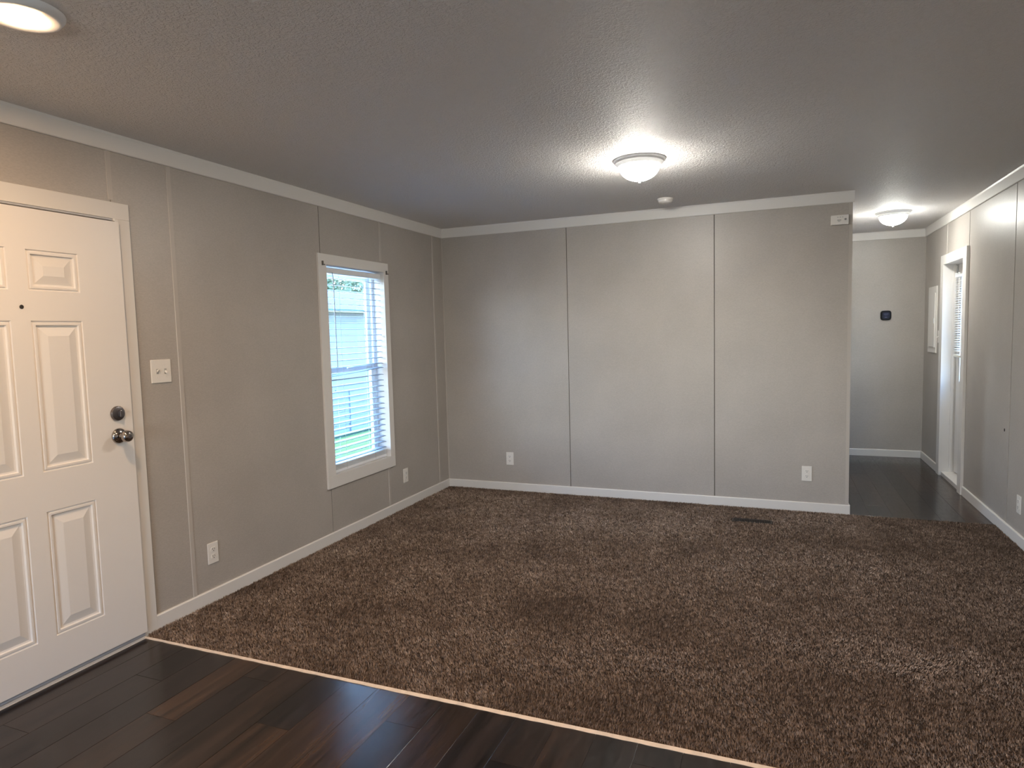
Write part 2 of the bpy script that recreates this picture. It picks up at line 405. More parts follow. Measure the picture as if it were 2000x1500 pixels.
for i in range(n):
    x0, x1 = XW*i/n, XW*(i+1)/n
    j0 = .0012*math.sin(i*1.7) + .0008*math.sin(i*.37); j1 = .0012*math.sin((i+1)*1.7) + .0008*math.sin((i+1)*.37)
    w = .007 + .0045*min(1, x0/1.6)
    tr.bm.faces.new([tr.bm.verts.new(p) for p in ((x0, YC - w + j0, -.004), (x1, YC - w + j1, -.004), (x1, YC - .001, .004), (x0, YC - .001, .004))])
    tr.bm.faces.new([tr.bm.verts.new(p) for p in ((x0, YC - w + j0, -.0105), (x1, YC - w + j1, -.0105), (x1, YC - w + j1, -.004), (x0, YC - w + j0, -.004))])
    tr.bm.faces.new([tr.bm.verts.new(p) for p in ((x0, YC - .001, .004), (x1, YC - .001, .004), (x1, YC + .006, -.004), (x0, YC + .006, -.004))])
tag(tr.build('trim_1', M_STRIP), kind='structure')

# ------------------------------------------------------------------ carpet: backing plus real pile
YF = -.002
def noise2(x, y, seed, scale):
    rs = np.random.RandomState(seed); G = rs.rand(64, 64)
    u, v = x/scale + 20, y/scale + 20
    iu, iv = np.floor(u).astype(int), np.floor(v).astype(int); fu, fv = u-iu, v-iv
    fu = fu*fu*(3-2*fu); fv = fv*fv*(3-2*fv)
    g = lambda a, b: G[a % 64, b % 64]
    return (g(iu, iv)*(1-fu)+g(iu+1, iv)*fu)*(1-fv) + (g(iu, iv+1)*(1-fu)+g(iu+1, iv+1)*fu)*fv
REG = (2.575, 2.855, -.435, -.345)     # floor register hole x0,x1,y0,y1
cb = MB()
for r in rects_minus(.0, XW, YC, YF, [REG]): cb.box(r[0], r[1], r[2], r[3], -.0105, -.005)
carpet = cb.build('carpet', M_CBASE)
tag(carpet, 'mottled brown shag carpet covering the living room floor', 'carpet')
def carpet_pile():
    N = 560000
    x = np.random.uniform(.012, XW - .012, N); y = YC + (YF - .010 - YC)*np.random.rand(N)**1.12
    keep = ~((x > REG[0]-.004) & (x < REG[1]+.004) & (y > REG[2]-.004) & (y < REG[3]+.004)); x, y = x[keep], y[keep]; N = len(x)
    # nap: broad brushed patches, mid-size tufts, fine fleck
    broad = .45*noise2(x*.6, y*1.6, 3, .62) + .3*noise2(x, y, 5, .30) + .25*noise2(x + y, y - x, 8, .15)
    fine = noise2(x, y, 11, .020); fine2 = noise2(x, y, 13, .010)
    lean = (broad - .5)*2.6
    ang = np.random.uniform(0, 2*np.pi, N)
    h = np.random.uniform(.007, .0125, N)*(.8 + .45*fine)
    L = .0055
    lx = np.cos(ang)*L*.8 + .002*np.sin(9*broad); ly = np.sin(ang)*L*.8 - lean*.006
    wang = ang + np.pi/2 + np.random.uniform(-.4, .4, N); w = np.random.uniform(.0017, .0034, N)
    wx, wy = np.cos(wang)*w, np.sin(wang)*w
    z0 = np.full(N, -.0055)
    co = np.empty((N, 3, 3), np.float32)
    co[:, 0] = np.stack([x - wx, y - wy, z0], 1); co[:, 1] = np.stack([x + wx, y + wy, z0], 1)
    co[:, 2] = np.stack([x + lx, np.clip(y + ly, YC - .003, YF), z0 + h], 1)
    me = bpy.data.meshes.new('carpet_pile'); me.vertices.add(3*N); me.loops.add(3*N); me.polygons.add(N)
    base = np.array(WLOC[carpet.name], np.float32)
    me.vertices.foreach_set('co', (co.reshape(-1, 3) - base).ravel())
    me.loops.foreach_set('vertex_index', np.arange(3*N, dtype=np.int32))
    me.polygons.foreach_set('loop_start', np.arange(0, 3*N, 3, dtype=np.int32))
    tone = .0 + .32*fine + .26*fine2 + 1.0*(broad - .5) + .46*np.random.rand(N)**2
    a = me.attributes.new('tone', 'FLOAT', 'FACE'); a.data.foreach_set('value', np.clip(tone, 0, 1).astype(np.float32))
    me.update(); me.materials.append(M_CARPET)
    o = bpy.data.objects.new('carpet_pile', me); COL.objects.link(o); place(o, WLOC[carpet.name], carpet); o['kind'] = 'stuff'
carpet_pile()

# ------------------------------------------------------------------ crown boards and baseboards
CH, BH = .083, .070
def crown(name, axis, pos, side, a0, a1):
    prof = [(pos, H), (pos, H-CH), (pos + side*.009, H-CH), (pos + side*.012, H-CH+.004), (pos + side*.014, H - .012), (pos + side*.018, H)]
    if axis == 0: mb = MB().prism([(p, q) for p, q in prof], 1, a0, a1)
    else: mb = MB().prism([(p, q) for p, q in prof], 0, a0, a1)
    return tag(mb.build(name, M_TRIM), kind='structure')
crown('trim_2', 0, 0, 1, YB, 0); crown('trim_3', 1, 0, -1, 0, XP + .014); crown('trim_4', 0, XW, -1, YB, E_)
crown('trim_5', 1, E_, -1, XP, XW); crown('trim_6', 0, XP, 1, 0, E_)
def base(name, axis, pos, side, a0, a1):
    prof = [(pos, -.005), (pos + side*.012, -.005), (pos + side*.012, BH - .005), (pos + side*.008, BH), (pos, BH)]
    mb = MB().prism(prof, 1 if axis == 0 else 0, a0, a1)
    return tag(mb.build(name, M_TRIM), kind='structure')
base('baseboard_left', 0, 0, 1, -3.184, 0); base('baseboard_left_rear', 0, 0, 1, YB, -4.215)
base('baseboard_far', 1, 0, -1, 0, XP + .012); base('baseboard_right', 0, XW, -1, YB, .905)
base('baseboard_right_hall', 0, XW, -1, 1.765, E_); base('baseboard_hall_end', 1, E_, -1, XP, XW); base('baseboard_hall_side', 0, XP, 1, 0, E_)
base('baseboard_back', 1, YB, 1, 0, XW)

# ------------------------------------------------------------------ casings
def casing(name, axis, pos, side, out, inn, parent, m=M_TRIM, t=.014, bottom=False):
    """flat boards round an opening: out/inn = (a0,a1,z0,z1)"""
    def B(a0, a1, z0, z1):
        mb = MB(); lo, hi = sorted((pos, pos + side*t))
        if axis == 0: mb.box(lo, hi, a0, a1, z0, z1)
        else: mb.box(a0, a1, lo, hi, z0, z1)
        mb.build(name, m, parent, bevel=.0015)
    B(out[0], out[1], inn[3], out[3]); zb = inn[2] if bottom else out[2]
    B(out[0], inn[0], zb, inn[3]); B(inn[1], out[1], zb, inn[3])
    if bottom: B(out[0], out[1], out[2], inn[2])

# ------------------------------------------------------------------ front door (door_1)
XS = .032                                   # face of the slab
d1 = empty('door_1', (0, -3.70, 0), 'white six-panel front door with round nickel knob and deadbolt', kind='structure')
SY0, SY1, SZ0, SZ1 = -4.166, -3.2515, .024, 1.990
PYR, PYL = (-3.674, -3.458), (-3.966, -3.750)
PZ = [(1.654, 1.823), (.899, 1.531), (.193, .731)]
slab = MB()
slab.box(-.012, XS - .016, SY0, SY1, SZ0, SZ1)
pan_rects = [(a, b, c, d) for (a, b) in (PYR, PYL) for (c, d) in PZ]
for r in rects_minus(SY0, SY1, SZ0, SZ1, pan_rects): slab.box(XS - .0165, XS, r[0], r[1], r[2], r[3])
slab.build('door_slab', M_DOOR, d1)
prof = [(0, 0), (.0030, -.0060), (.007, -.0060), (.010, -.0010), (.018, -.0010), (.0215, -.0085), (.028, -.0092), (.030, -.0088), (.064, -.0005)]
for (a, b, c, d) in pan_rects:
    mb = MB(); loops = []
    for ins, dep in prof:
        loops.append([mb.bm.verts.new((XS + dep, y, z)) for y, z in ((a+ins, c+ins), (b-ins, c+ins), (b-ins, d-ins), (a+ins, d-ins))])
    for u, v in zip(loops, loops[1:]):
        for i in range(4): mb.bm.faces.new((u[i], u[(i+1) % 4], v[(i+1) % 4], v[i]))
    mb.bm.faces.new(loops[-1]); o = mb.build('raised_panel', M_DOOR, d1)
    if o.data.polygons[-1].normal.x < 0: o.data.flip_normals()
casing('casing', 0, 0, 1, (-4.225, -3.181, -.005, 2.083), (-4.14, -3.258, 0, 2.007), d1)
MB().box(-.14, -.02, -4.17, -4.15 + .001, -.01, 2.02).box(-.14, -.02, -3.2425, -3.2345, -.01, 2.02).box(-.14, -.02, -4.15, -3.235, 2.0, 2.02).build('jamb', M_TRIM, d1)
MB().box(-.02, .013, -4.13, -3.262, 1.998, 2.006).build('weatherstrip', M_GREY, d1)
MB().box(.002, .017, -3.266, -3.256, 1.996, 2.008).build('strip_end_clip', M_PLASTIC, d1, bevel=.001)
MB().box(-.14, .028, -4.14, -3.245, -.0105, .004).box(-.14, .036, -4.14, -3.245, -.0105, -.004).build('threshold', M_THRESH, d1, bevel=.0015)
MB().box(.004, .020, -4.14, -3.255, .006, .024).build('door_sweep', M_GREY, d1)
MB().box(-.145, -.135, -4.2, -3.2, -.05, 2.05).build('storm_panel', M_EXT, d1)
MB().lathe([(.0001, 0), (.0075, 0), (.0085, .002), (.006, .004), (.005, .003), (.0001, .003)], (XS, -3.706, 1.587), (1, 0, 0), 20).build('peephole', M_SLOT, d1)
db = MB().lathe([(.034, 0), (.034, .006), (.031, .011), (.024, .013), (.0001, .013)], (XS, -3.327, 1.105), (1, 0, 0), 40).build('deadbolt', M_NICKEL2, d1)
MB().box(XS + .012, XS + .030, -3.3315, -3.3225, 1.088, 1.122).build('thumb_turn', M_NICKEL2, db, bevel=.003)
kn = MB().lathe([(.036, 0), (.036, .004), (.033, .010), (.022, .016), (.014, .018), (.012, .030), (.016, .036), (.024, .042), (.0275, .052), (.026, .064), (.020, .071), (.011, .074), (.0001, .0745)],
                (XS, -3.327, 1.000), (1, 0, 0), 40).build('door_knob', M_NICKEL, d1)
MB().lathe([(.0075, 0), (.0075, .003), (.0001, .003)], (XS + .0735, -3.327, 1.0), (1, 0, 0), 16).build('lock_button', M_NICKEL2, kn)

# ------------------------------------------------------------------ left window (window_1)
w1 = empty('window_1', (0, (WIN[0]+WIN[1])/2, WIN[2]), 'tall narrow white-cased window in the left wall with daylight behind blinds', kind='structure')
casing('casing', 0, 0, 1, (-1.801, -.944, .383, 2.002), WIN, w1, t=.016, bottom=True)
rv = MB()
rv.box(-.14, .002, WIN[0] - .012, WIN[0], WIN[2], WIN[3]).box(-.14, .002, WIN[1], WIN[1] + .012, WIN[2], WIN[3])
rv.box(-.14, .002, WIN[0] - .012, WIN[1] + .012, WIN[3], WIN[3] + .012)
rv.build('reveal', M_TRIM, w1)
MB().box(-.14, .004, WIN[0] - .012, WIN[1] + .012, WIN[2] - .012, WIN[2]).build('window_sill', M_TRIM, w1)
def frame(mb, x0, x1, y0, y1, z0, z1, t, tb=None):
    tb = tb or t
    mb.box(x0, x1, y0, y0+t, z0, z1).box(x0, x1, y1-t, y1, z0, z1).box(x0, x1, y0+t, y1-t, z0, z0+tb).box(x0, x1, y0+t, y1-t, z1-t, z1); return mb
frame(MB(), -.14, -.085, WIN[0], WIN[1], WIN[2], WIN[3], .032).build('window_frame', M_VINYL, w1, bevel=.002)
us = frame(MB(), -.130, -.112, WIN[0]+.032, WIN[1]-.032, 1.175, WIN[3]-.032, .034).build('upper_sash', M_VINYL, w1, bevel=.002)
ls = frame(MB(), -.108, -.088, WIN[0]+.032, WIN[1]-.032, WIN[2]+.032, 1.212, .040).build('lower_sash', M_VINYL, w1, bevel=.002)
MB().box(-.122, -.119, WIN[0]+.06, WIN[1]-.06, 1.20, WIN[3]-.06).build('pane', M_GLASS, us)
MB().box(-.099, -.096, WIN[0]+.065, WIN[1]-.065, WIN[2]+.066, 1.178).build('pane', M_GLASS, ls)
MB().box(-.088, -.072, -1.40, -1.335, 1.196, 1.208).build('sash_lock', M_VINYL, ls, bevel=.003)
for yy, zz in ((-1.762, 1.938), (-.978, 1.930)):
    MB().box(.016, .028, yy-.004, yy+.004, zz-.016, zz+.014).box(.026, .040, yy-.003, yy+.003, zz-.016, zz-.009).build('curtain_hook', M_SCREW, w1, bevel=.001)

w3 = empty('window_fill', (2.3, YB, FILLWIN[2]), kind='structure')  # added unseen window, lets in fill daylight from behind
casing('casing', 1, YB, 1, (FILLWIN[0]-.08, FILLWIN[1]+.08, FILLWIN[2]-.08, FILLWIN[3]+.08), FILLWIN, w3, bottom=True)
for xa, xb in ((FILLWIN[0], 2.3), (2.3, FILLWIN[1])):
    MB().box(xa, xa+.04, YB-.09, YB-.04, FILLWIN[2], FILLWIN[3]).box(xb-.04, xb, YB-.09, YB-.04, FILLWIN[2], FILLWIN[3]).box(xa+.04, xb-.04, YB-.09, YB-.04, FILLWIN[2], FILLWIN[2]+.04).box(xa+.04, xb-.04, YB-.09, YB-.04, FILLWIN[3]-.04, FILLWIN[3]).build('sash', M_VINYL, w3)
MB().box(FILLWIN[0]+.03, FILLWIN[1]-.03, YB-.067, YB-.063, FILLWIN[2]+.03, FILLWIN[3]-.03).build('pane', M_GLASS, w3)

# ------------------------------------------------------------------ blind in the left window
BX = -.040
bl = empty('window_blind', (BX, (WIN[0]+WIN[1])/2, .474), 'white two-inch slatted blind lowered in the left window', 'blind')
MB().box(BX - .030, BX + .026, WIN[0] + .006, WIN[1] - .006, 1.879, 1.916).build('headrail', M_VINYL, bl, bevel=.002)
def slat_mesh(w, L, t=.0028, crown_=.0022, n=4, m=None):
    bm = bmesh.new(); top = []; bot = []
    for i in range(n+1):
        u = -1 + 2*i/n; x = u*w/2; z = crown_*(1-u*u)
        top.append([bm.verts.new((x, s*L/2, z + t/2)) for s in (-1, 1)]); bot.append([bm.verts.new((x, s*L/2, z - t/2)) for s in (-1, 1)])
    for i in range(n):
        bm.faces.new((top[i][0], top[i+1][0], top[i+1][1], top[i][1])); bm.faces.new((bot[i][0], bot[i][1], bot[i+1][1], bot[i+1][0]))
        for s in (0, 1): bm.faces.new((top[i][s], bot[i][s], bot[i+1][s], top[i+1][s]))
    bm.faces.new((top[0][0], top[0][1], bot[0][1], bot[0][0])); bm.faces.new((top[n][0], bot[n][0], bot[n][1], top[n][1]))
    bmesh.ops.recalc_face_normals(bm, faces=bm.faces)
    me = bpy.data.meshes.new('slat'); bm.to_mesh(me); bm.free(); me.materials.append(m or M_SLAT); return me
YM = (WIN[0]+WIN[1])/2
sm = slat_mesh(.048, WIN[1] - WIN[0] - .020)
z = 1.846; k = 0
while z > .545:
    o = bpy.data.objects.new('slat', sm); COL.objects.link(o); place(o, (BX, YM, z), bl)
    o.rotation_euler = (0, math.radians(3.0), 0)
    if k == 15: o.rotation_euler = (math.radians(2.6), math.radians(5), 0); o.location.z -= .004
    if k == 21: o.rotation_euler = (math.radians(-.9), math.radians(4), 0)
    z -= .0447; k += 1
sm_w = sm.copy(); sm_w.materials[0] = M_VINYL      # lighter copy: stack on the sill faces the room, not greyed
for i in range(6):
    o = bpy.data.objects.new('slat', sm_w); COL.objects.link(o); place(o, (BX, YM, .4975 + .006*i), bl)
MB().box(BX - .024, BX + .024, WIN[0] + .010, WIN[1] - .010, .472, .494).build('bottom_rail', M_VINYL, bl, bevel=.003)
for yy in (WIN[0] + .17, WIN[1] - .17):
    for dx in (-.026, .026):
        MB().tube([(BX + dx, yy, .48), (BX + dx, yy, 1.88)], .0009, 6).build('ladder_cord', M_CORD, bl)
MB().tube([(BX + .034, -1.628, 1.885), (BX + .040, -1.626, 1.85), (BX + .038, -1.618, 1.22)], .0032, 8).build('tilt_wand', M_WAND, bl)

# ------------------------------------------------------------------ hall door (door_2)
XD = 4.418
d2 = empty('door_2', (XW, 1.33, 0), 'white half-glass exterior door set deep in the right wall of the hall', kind='structure')
casing('casing', 0, XW, -1, (.885, 1.772, -.005, 2.040), (.992, 1.666, 0, 1.953), d2, t=.022)
MB().box(XW - .002, XW + .14, HDOOR[1], HDOOR[1] + .012, 0, 1.965).box(XW - .002, XW + .14, HDOOR[0] - .012, HDOOR[0], 0, 1.965).box(XW - .002, XW + .14, HDOOR[0], HDOOR[1], 1.953, 1.965).build('jamb', M_TRIM, d2)
MB().box(XW + .058, XW + .082, HDOOR[1] - .010, HDOOR[1], 0, 1.953).box(XW + .058, XW + .082, HDOOR[0], HDOOR[0] + .010, 0, 1.953).build('door_stop', M_TRIM, d2)
LITE = (1.150, 1.508, .885, 1.840)
mb = MB()
for r in rects_minus(HDOOR[0] + .004, HDOOR[1] - .014, .045, 1.948, [LITE]): mb.box(XD, XD + .035, *r)
sl = mb.build('door_slab', M_DOOR, d2)
frame(MB(), XD - .010, XD + .045, LITE[0] - .006, LITE[1] + .014, LITE[2] - .014, LITE[3] + .006, .024).build('lite_frame', M_VINYL, d2, bevel=.003)
MB().box(XD + .015, XD + .018, LITE[0] + .01, LITE[1] - .008, LITE[2] + .008, LITE[3] - .015).build('pane', M_GLASS, d2)
MB().box(XD + .036, XD + .048, HDOOR[1] - .03, HDOOR[1] + .01, 0, 1.96).box(XD + .036, XD + .048, HDOOR[0] - .01, HDOOR[0] + .02, 0, 1.96).box(XD + .036, XD + .048, HDOOR[0], HDOOR[1], 1.93, 1.96).box(XD + .036, XD + .048, HDOOR[0], HDOOR[1], 0, .06).build('weatherstrip', M_SLOT, d2)  # added dark strip behind slab edges: stops light, reads as a shaded gap
MB().box(XW, XW + .14, HDOOR[0], HDOOR[1], -.0105, .030).build('threshold', M_TRIM, d2, bevel=.003)
MB().lathe([(.030, 0), (.030, .006), (.012, .012), (.012, .03), (.026, .042), (.024, .056), (.0001, .060)], (XD, 1.055, .96), (-1, 0, 0), 30).build('door_knob', M_NICKEL, d2)

# mini blind on the hall door
mbx = XD - .028
B0, B1 = 1.095, 1.590
hb = empty('door_blind', (mbx, (B0+B1)/2, 1.115), 'white narrow-slat mini blind hung on the glass of the hall door', 'blind')
MB().box(mbx - .014, mbx + .012, B0, B1, 1.826, 1.850).build('headrail', M_VINYL, hb, bevel=.002)
sm2 = slat_mesh(.024, B1 - B0 - .006, .0012, .0018, 3, M_VINYL)
z = 1.812
while z > 1.150:
    o = bpy.data.objects.new('slat', sm2); COL.objects.link(o); place(o, (mbx, (B0+B1)/2, z), hb); o.rotation_euler = (0, math.radians(-16), 0)
    z -= .0208
MB().box(mbx - .014, mbx + .014, B0, B1, 1.112, 1.134).build('bottom_rail', mat('cream_blind_rail', (.78, .76, .66), .4), hb, bevel=.004)
for yy in (B0 + .06, B1 - .045):
    for dx in (-.013, .013): MB().tube([(mbx + dx, yy, 1.13), (mbx + dx, yy, 1.83)], .0007, 6).build('ladder_cord', M_CORD, hb)
for k, yy in enumerate((1.575, 1.50)):
    MB().lathe([(.010, 0), (.012, .006), (.008, .016), (.0001, .018)], (mbx - .004, yy, 1.850), (0, 0, 1), 12).build('bracket', M_VINYL, hb)
pts = []
for i in range(60):
    a = i/59
    pts.append((mbx - .010 - .012*math.sin(a*7), 1.50 - .05*math.sin(a*9) + .06*a, 1.845 + .085*math.sin(a*math.pi*2.5)**2 + .012*math.sin(a*21)))
MB().tube(pts, .0016, 6).build('looped_cord', mat('grey_cord', (.35, .35, .34), .8), hb)

# ------------------------------------------------------------------ ceiling lights
def dome_light(name, x, y, R, lampmat, label):
    t = empty(name, (x, y, H - .125), label, 'ceiling light', 'dome ceiling lights')
    s = R/.150
    MB().lathe([(.150*s, 0), (.150*s, -.004), (.145*s, -.010), (.137*s, -.013), (.136*s, -.020), (.126*s, -.028), (.122*s, -.034), (.118*s, -.036), (.116*s, -.030), (.0001, -.030)],
               (x, y, H), (0, 0, 1), 64).build('mounting_ring', M_RING, t)
    pr = [(.1155*s*math.cos(a), -.033 - .085*s*math.sin(a)) for a in [math.pi/2*i/14 for i in range(14)]] + [(.004, -.033 - .085*s)]
    MB().lathe(pr, (x, y, H), (0, 0, 1), 48, capstart=False).build('glass_bowl', lampmat, t)
    zb = -.033 - .085*s
    MB().lathe([(.0001, zb + .004), (.012, zb + .002), (.012, zb - .003), (.006, zb - .006), (.006, zb - .012), (.0001, zb - .015)], (x, y, H), (0, 0, 1), 20).build('finial', M_RING, t)
    return t
dome_light('dome_ceiling_light', 2.140, -1.605, .150, M_MAIN, 'large lit white glass dome ceiling light in mid living-room ceiling')
dome_light('dome_ceiling_light', 3.823, 1.215, .142, M_HALL, 'smaller-looking lit glass dome ceiling light in the hall')
def can_light(x, y, label):
    t = empty('disc_downlight', (x, y, H - .024), label, 'ceiling light', 'round flush disc downlights')
    MB().lathe([(.109, 0), (.108, -.006), (.098, -.020), (.094, -.0215), (.090, -.0213), (.056, -.0205), (.053, -.0195), (.0001, -.0195)], (x, y, H), (0, 0, 1), 64).build('trim_ring', M_RING, t)
    MB().lathe([(.052, -.0200), (.0517, -.0211), (.049, -.0220), (.026, -.0227), (.0001, -.0228)], (x, y, H), (0, 0, 1), 48, capstart=False).build('lens', M_CAN, t)
    return t
c0 = can_light(.828, -4.124, 'lit warm disc downlight on the ceiling near the front door')
copy_tree(c0, (1.9, 0, 0), 'added out-of-view lit warm disc downlight above the camera')  # added out of view for warm light, where an orange flare points
copy_tree(c0, (0, -2.0, 0), 'added out-of-view lit warm disc downlight behind the camera, nearer the left wall')  # added unseen source to warm the room light
copy_tree(c0, (1.9, -2.0, 0), 'added out-of-view lit warm disc downlight behind the camera, mid ceiling')  # another unseen source added for warmth

# smoke detector
sd = empty('smoke_detector', (2.104, -.400, H - .034), 'small round white smoke detector on the ceiling before the far wall', 'smoke detector')
MB().lathe([(.058, 0), (.058, -.010), (.054, -.012), (.052, -.026), (.044, -.033), (.0001, -.034)], (2.104, -.400, H), (0, 0, 1), 40).build('housing', M_PLASTIC, sd)
MB().lathe([(.030, -.032), (.030, -.0355), (.027, -.0355), (.0001, -.0352)], (2.104, -.400, H), (0, 0, 1), 30).build('sensor_cap', M_PLASTIC, sd)

# alarm on the far wall
al = empty('gas_alarm', (3.303, -.001, 2.159), 'white rectangular gas alarm high at the right end of the far wall', 'alarm')
MB().box(3.244, 3.362, -.030, 0, 2.160, 2.230).build('housing', M_PLASTIC, al, bevel=.004)
MB().lathe([(.0075, 0), (.0075, .003), (.0001, .003)], (3.340, -.030, 2.197), (0, -1, 0), 16).build('test_button', M_BTN, al)
mb = MB()
for i in range(3): mb.box(3.285 + .016*i, 3.294 + .016*i, -.0312, -.030, 2.212, 2.216)
mb.build('sounder_slots', M_PRINT, al)
MB().box(3.286, 3.312, -.0308, -.030, 2.190, 2.196).box(3.289, 3.306, -.0308, -.030, 2.182, 2.186).build('printed_mark', M_PRINT, al)

# ------------------------------------------------------------------ outlets and switches
def wall_frame(axis, pos, side):
    """returns function mapping (a, depth, z) to world"""
    if axis == 0: return lambda a, d, z: (pos + side*d, a, z)
    return lambda a, d, z: (a, pos + side*d, z)
def fbox(mb, F, a0, a1, d0, d1, z0, z1):
    p, q = F(a0, d0, z0), F(a1, d1, z1)
    return mb.box(min(p[0], q[0]), max(p[0], q[0]), min(p[1], q[1]), max(p[1], q[1]), min(p[2], q[2]), max(p[2], q[2]))
def outlet(axis, pos, side, a, zc, label):
    F = wall_frame(axis, pos, side)
    t = empty('wall_outlet', F(a, 0, zc - .0585), label, 'outlet', 'duplex wall outlets')
    fbox(MB(), F, a-.036, a+.036, 0, .006, zc-.0585, zc+.0585).build('cover_plate', M_PLASTIC, t, bevel=.003)
    nrm = Vector(F(0, 1, 0)) - Vector(F(0, 0, 0))
    for dz in (-.0195, .0195):
        mb = MB()
        pts = [(math.cos(k*math.pi/12)*.0172, max(-.0125, min(.0125, math.sin(k*math.pi/12)*.0172))) for k in range(24)]
        A = [mb.bm.verts.new(F(a+u, .0055, zc+dz+v)) for u, v in pts]; B = [mb.bm.verts.new(F(a+u, .0082, zc+dz+v)) for u, v in pts]
        for i in range(24): mb.bm.faces.new((A[i], A[(i+1) % 24], B[(i+1) % 24], B[i]))
        mb.bm.faces.new(B); rc = mb.build('receptacle', M_PLASTIC, t)
        mb = MB()
        fbox(mb, F, a-.0075, a-.0052, .0080, .0086, zc+dz-.001, zc+dz+.008); fbox(mb, F, a+.0052, a+.0075, .0080, .0086, zc+dz-.001, zc+dz+.007)
        mb.lathe([(.0028, .0080), (.0028, .0086)], F(a, 0, zc+dz-.0068), nrm, 10); mb.smooth = False
        mb.build('slots', M_SLOT, rc)
    MB().lathe([(.0032, .0055), (.0032, .0072), (.0001, .0076)], F(a, 0, zc), nrm, 12).build('screw', M_PLASTIC, t)
    return t
outlet(0, 0, 1, -2.805, .268, 'white duplex outlet low on the left wall near the front door')
outlet(0, 0, 1, -.777, .266, 'white duplex outlet low on the left wall right of the window')
outlet(1, 0, -1, .6325, .291, 'white duplex outlet at the left end of the far wall')
outlet(1, 0, -1, 3.100, .293, 'white duplex outlet near the right end of the far wall')
outlet(0, XW, -1, -.440, .255, 'white duplex outlet low on the right wall at the frame edge')
def switch(axis, pos, side, a, zc, w, label):
    F = wall_frame(axis, pos, side)
    t = empty('light_switch', F(a, 0, zc-.0585), label, 'light switch', 'toggle light switches')
    fbox(MB(), F, a-w/2, a+w/2, 0, .006, zc-.0585, zc+.0585).build('cover_plate', M_PLASTIC, t, bevel=.003)
    nrm = Vector(F(0, 1, 0)) - Vector(F(0, 0, 0))
    for k, da in enumerate((-.023, .023)):
        fbox(MB(), F, a+da-.006, a+da+.006, .0055, .0072, zc-.0125, zc+.0125).build('toggle_slot', M_PRINT, t)
        zz = 1 if k == 0 else -1
        mb = MB(); vs = []
        for d, h, hw in ((.006, .006, .0045), (.019, .0035, .0038)):
            c = zc + (0 if d < .01 else zz*.009)
            vs.append([mb.bm.verts.new(F(a+da+s1*hw, d, c+s2*h)) for s1, s2 in ((-1, -1), (1, -1), (1, 1), (-1, 1))])
        for i in range(4): mb.bm.faces.new((vs[0][i], vs[0][(i+1) % 4], vs[1][(i+1) % 4], vs[1][i]))
        mb.bm.faces.new(vs[1]); mb.bm.faces.new(vs[0][::-1]); mb.build('toggle', M_PLASTIC, t, bevel=.001)
        for dz in (-.030, .030): MB().lathe([(.003, .0055), (.003, .0070), (.0001, .0075)], F(a+da, 0, zc+dz), nrm, 12).build('screw', M_PLASTIC, t)
    return t
switch(0, 0, 1, -3.055, 1.284, .116, 'white two-toggle light switch beside the front door')
switch(0, XW, -1, 1.850, 1.292, .116, 'white light switch between breaker panel and hall door')

# breaker panel
bp_ = empty('breaker_panel', (XW, 2.142, 1.131), 'tall off-white electrical breaker panel on the hall right wall', 'breaker panel')
MB().box(XW - .010, XW, 1.966, 2.318, 1.131, 1.780).build('cover_frame', M_PLASTIC, bp_, bevel=.002)
dr = MB().box(XW - .017, XW - .009, 2.004, 2.280, 1.185, 1.715).build('panel_door', M_PLASTIC, bp_, bevel=.003)
MB().box(XW - .021, XW - .016, 2.018, 2.034, 1.42, 1.47).build('latch', M_VINYL, dr, bevel=.001)
MB().box(XW - .0185, XW - .0165, 2.03, 2.22, 1.186, 1.192).build('door_pull', M_PRINT, dr)

# thermostat
th = empty('thermostat', (3.963, E_, 1.464), 'black rounded-square thermostat on the hall end wall', 'thermostat')
def squircle(mb, cx, cz, y0, y1, r, n=48, p=4.2, taper=1.):
    A = []; B = []
    for k in range(n):
        a = 2*math.pi*k/n; c, s_ = math.cos(a), math.sin(a)
        u = math.copysign(abs(c)**(2/p), c)*r; v = math.copysign(abs(s_)**(2/p), s_)*r
        A.append(mb.bm.verts.new((cx+u, y0, cz+v))); B.append(mb.bm.verts.new((cx+u*taper, y1, cz+v*taper)))
    for k in range(n): mb.bm.faces.new((A[k], A[(k+1) % n], B[(k+1) % n], B[k]))
    mb.bm.faces.new(A[::-1]); mb.bm.faces.new(B); return mb
squircle(MB(), 3.963, 1.516, E_, E_ - .022, .052, taper=.96).build('housing', M_BLACK, th, bevel=.003)
squircle(MB(), 3.963, 1.516, E_ - .0215, E_ - .0232, .036, p=3.2).build('screen', M_SCREEN, th)
MB().box(3.941, 3.985, E_ - .0240, E_ - .0231, 1.527, 1.533).box(3.948, 3.976, E_ - .0240, E_ - .0231, 1.516, 1.519).box(3.950, 3.974, E_ - .0240, E_ - .0231, 1.492, 1.499).build('screen_marks', M_DIGIT, th)

# dark cable hole low on the right wall
MB().lathe([(.011, 0), (.011, .0012), (.008, .0018), (.0001, .0008)], (XW, -.104, .686), (-1, 0, 0), 16).build('cable_hole', M_SLOT)
tag(bpy.data.objects['cable_hole'], 'small dark cable hole in the right wall panel', 'hole')

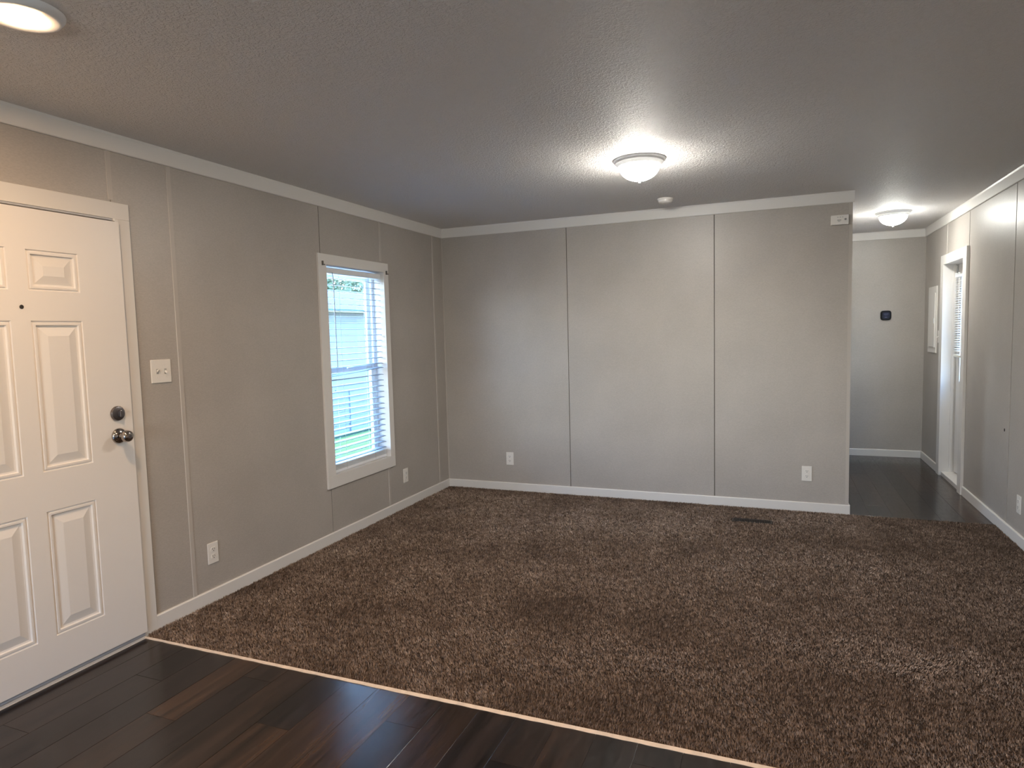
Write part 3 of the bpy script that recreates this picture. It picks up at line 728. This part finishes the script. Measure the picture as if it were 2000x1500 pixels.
# ------------------------------------------------------------------ floor register in the carpet
rg = empty('floor_register', ((REG[0]+REG[1])/2, (REG[2]+REG[3])/2, -.010), 'dark brown metal floor register sunk in the carpet before the far wall', 'floor register')
x0, x1, y0, y1 = REG
mb = MB()
mb.box(x0, x1, y0, y0+.010, -.010, .000).box(x0, x1, y1-.010, y1, -.010, .000).box(x0, x0+.012, y0+.010, y1-.010, -.010, .000).box(x1-.012, x1, y0+.010, y1-.010, -.010, .000)
mb.build('frame', M_REG, rg, bevel=.001)
MB().box(x0+.012, x1-.012, y0+.010, y1-.010, -.0103, -.0095).build('duct_opening', mat('duct_black', (.002, .002, .002), .9), rg)
vane = None; nv = 22
for i in range(nv):
    xx = x0 + .018 + (x1 - x0 - .036)*i/(nv-1)
    if vane is None:
        vane = MB().box(xx-.0016, xx+.0016, y0+.010, y1-.010, -.0095, -.0025).build('vane', M_REG, rg)
    else:
        o = vane.copy(); COL.objects.link(o); place(o, WLOC[vane.name] + Vector((xx - (x0+.018), 0, 0)), rg)
MB().box(x0+.012, x1-.012, (y0+y1)/2-.002, (y0+y1)/2+.002, -.0028, -.0010).build('cross_bar', M_REG, rg)

# ------------------------------------------------------------------ outside the left window
ZG = -.85
g = MB().box(-40, -.25, -25, 45, ZG - .1, ZG).build('lawn', M_GRASS); tag(g, kind='structure')
tag(MB().box(-3.7, -.25, -9, 6, ZG, ZG + .05).build('bounce_slab', mat('pale_bounce_slab', (.60, .68, .76), .8, colnoise=(4, .06))), kind='structure')  # pale slab added to bounce daylight up through the window
nb = empty('neighbour_house', (-8.0, 8.0, ZG), 'white sided house with blue-grey roof seen through the left window', 'house')
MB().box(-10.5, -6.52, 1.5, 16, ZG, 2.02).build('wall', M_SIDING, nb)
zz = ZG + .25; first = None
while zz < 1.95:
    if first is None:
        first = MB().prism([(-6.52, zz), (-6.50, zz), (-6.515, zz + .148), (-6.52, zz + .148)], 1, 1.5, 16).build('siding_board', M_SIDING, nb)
        zz0 = zz
    else:
        o = first.copy(); COL.objects.link(o); place(o, WLOC[first.name] + Vector((0, 0, zz - zz0)), nb)
    zz += .15
MB().box(-6.50, -6.20, 1.2, 16.3, 2.00, 2.06).build('fascia', M_FASCIA, nb)
MB().prism([(-6.15, 2.06), (-8.5, 2.75), (-10.9, 2.06), (-10.9, 2.02), (-8.5, 2.68), (-6.15, 2.03)], 1, 1.2, 16.3).build('roof', M_ROOFBLUE, nb)
MB().box(-6.51, -6.48, 6.9, 8.0, .2, .23).box(-6.51, -6.48, 7.42, 7.45, -.85, .2).build('white_pipe', M_SIDING, nb)

# trees behind the neighbour house
def tree(x, y, zt, R, n, label):
    t = empty('leafy_tree', (x, y, ZG), label, 'tree', 'trees behind the neighbour house')
    MB().tube([(x, y, ZG), (x + .1, y, ZG + 1.5), (x, y + .1, zt - R)], .16, 10).build('trunk', M_BARK, t)
    rs = np.random.RandomState(int(x*10) % 97 + int(y*7) % 31)
    d = rs.normal(size=(n, 3)); d /= np.linalg.norm(d, axis=1)[:, None]; r = R*rs.rand(n)**.33
    c = d*r[:, None]*np.array([1, 1, .85]) + np.array([x, y, zt - R*.6])
    a = rs.normal(size=(n, 3)); a /= np.linalg.norm(a, axis=1)[:, None]; b = np.cross(a, d); s_ = .13
    P = np.stack([c - a*s_, c - b*s_*.5, c + a*s_, c + b*s_*.5], 1).reshape(-1, 3)
    me = bpy.data.meshes.new('foliage'); me.from_pydata((P - np.array(WLOC[t.name])).tolist(), [], [(4*i, 4*i+1, 4*i+2, 4*i+3) for i in range(n)]); me.materials.append(M_LEAF)
    o = bpy.data.objects.new('foliage', me); COL.objects.link(o); place(o, WLOC[t.name], t); o['kind'] = 'stuff'
tree(-15, 17.5, 5.6, 2.8, 5000, 'tall pale green leafy tree behind the white house, nearer one')
tree(-16, 23.5, 6.0, 3.2, 5000, 'broad pale green leafy tree behind the white house, farther one')

# added building beyond the hall door, cuts the bright horizon light in its glass
eh = empty('horizon_block_building', (12, 4, ZG), kind='structure')
MB().box(10.0, 14, -6, 14, ZG, 3.2).build('wall', M_SIDING, eh)
MB().prism([(9.6, 3.2), (12, 4.2), (14.4, 3.2)], 1, -6.3, 14.3).build('roof', M_ROOFBLUE, eh)
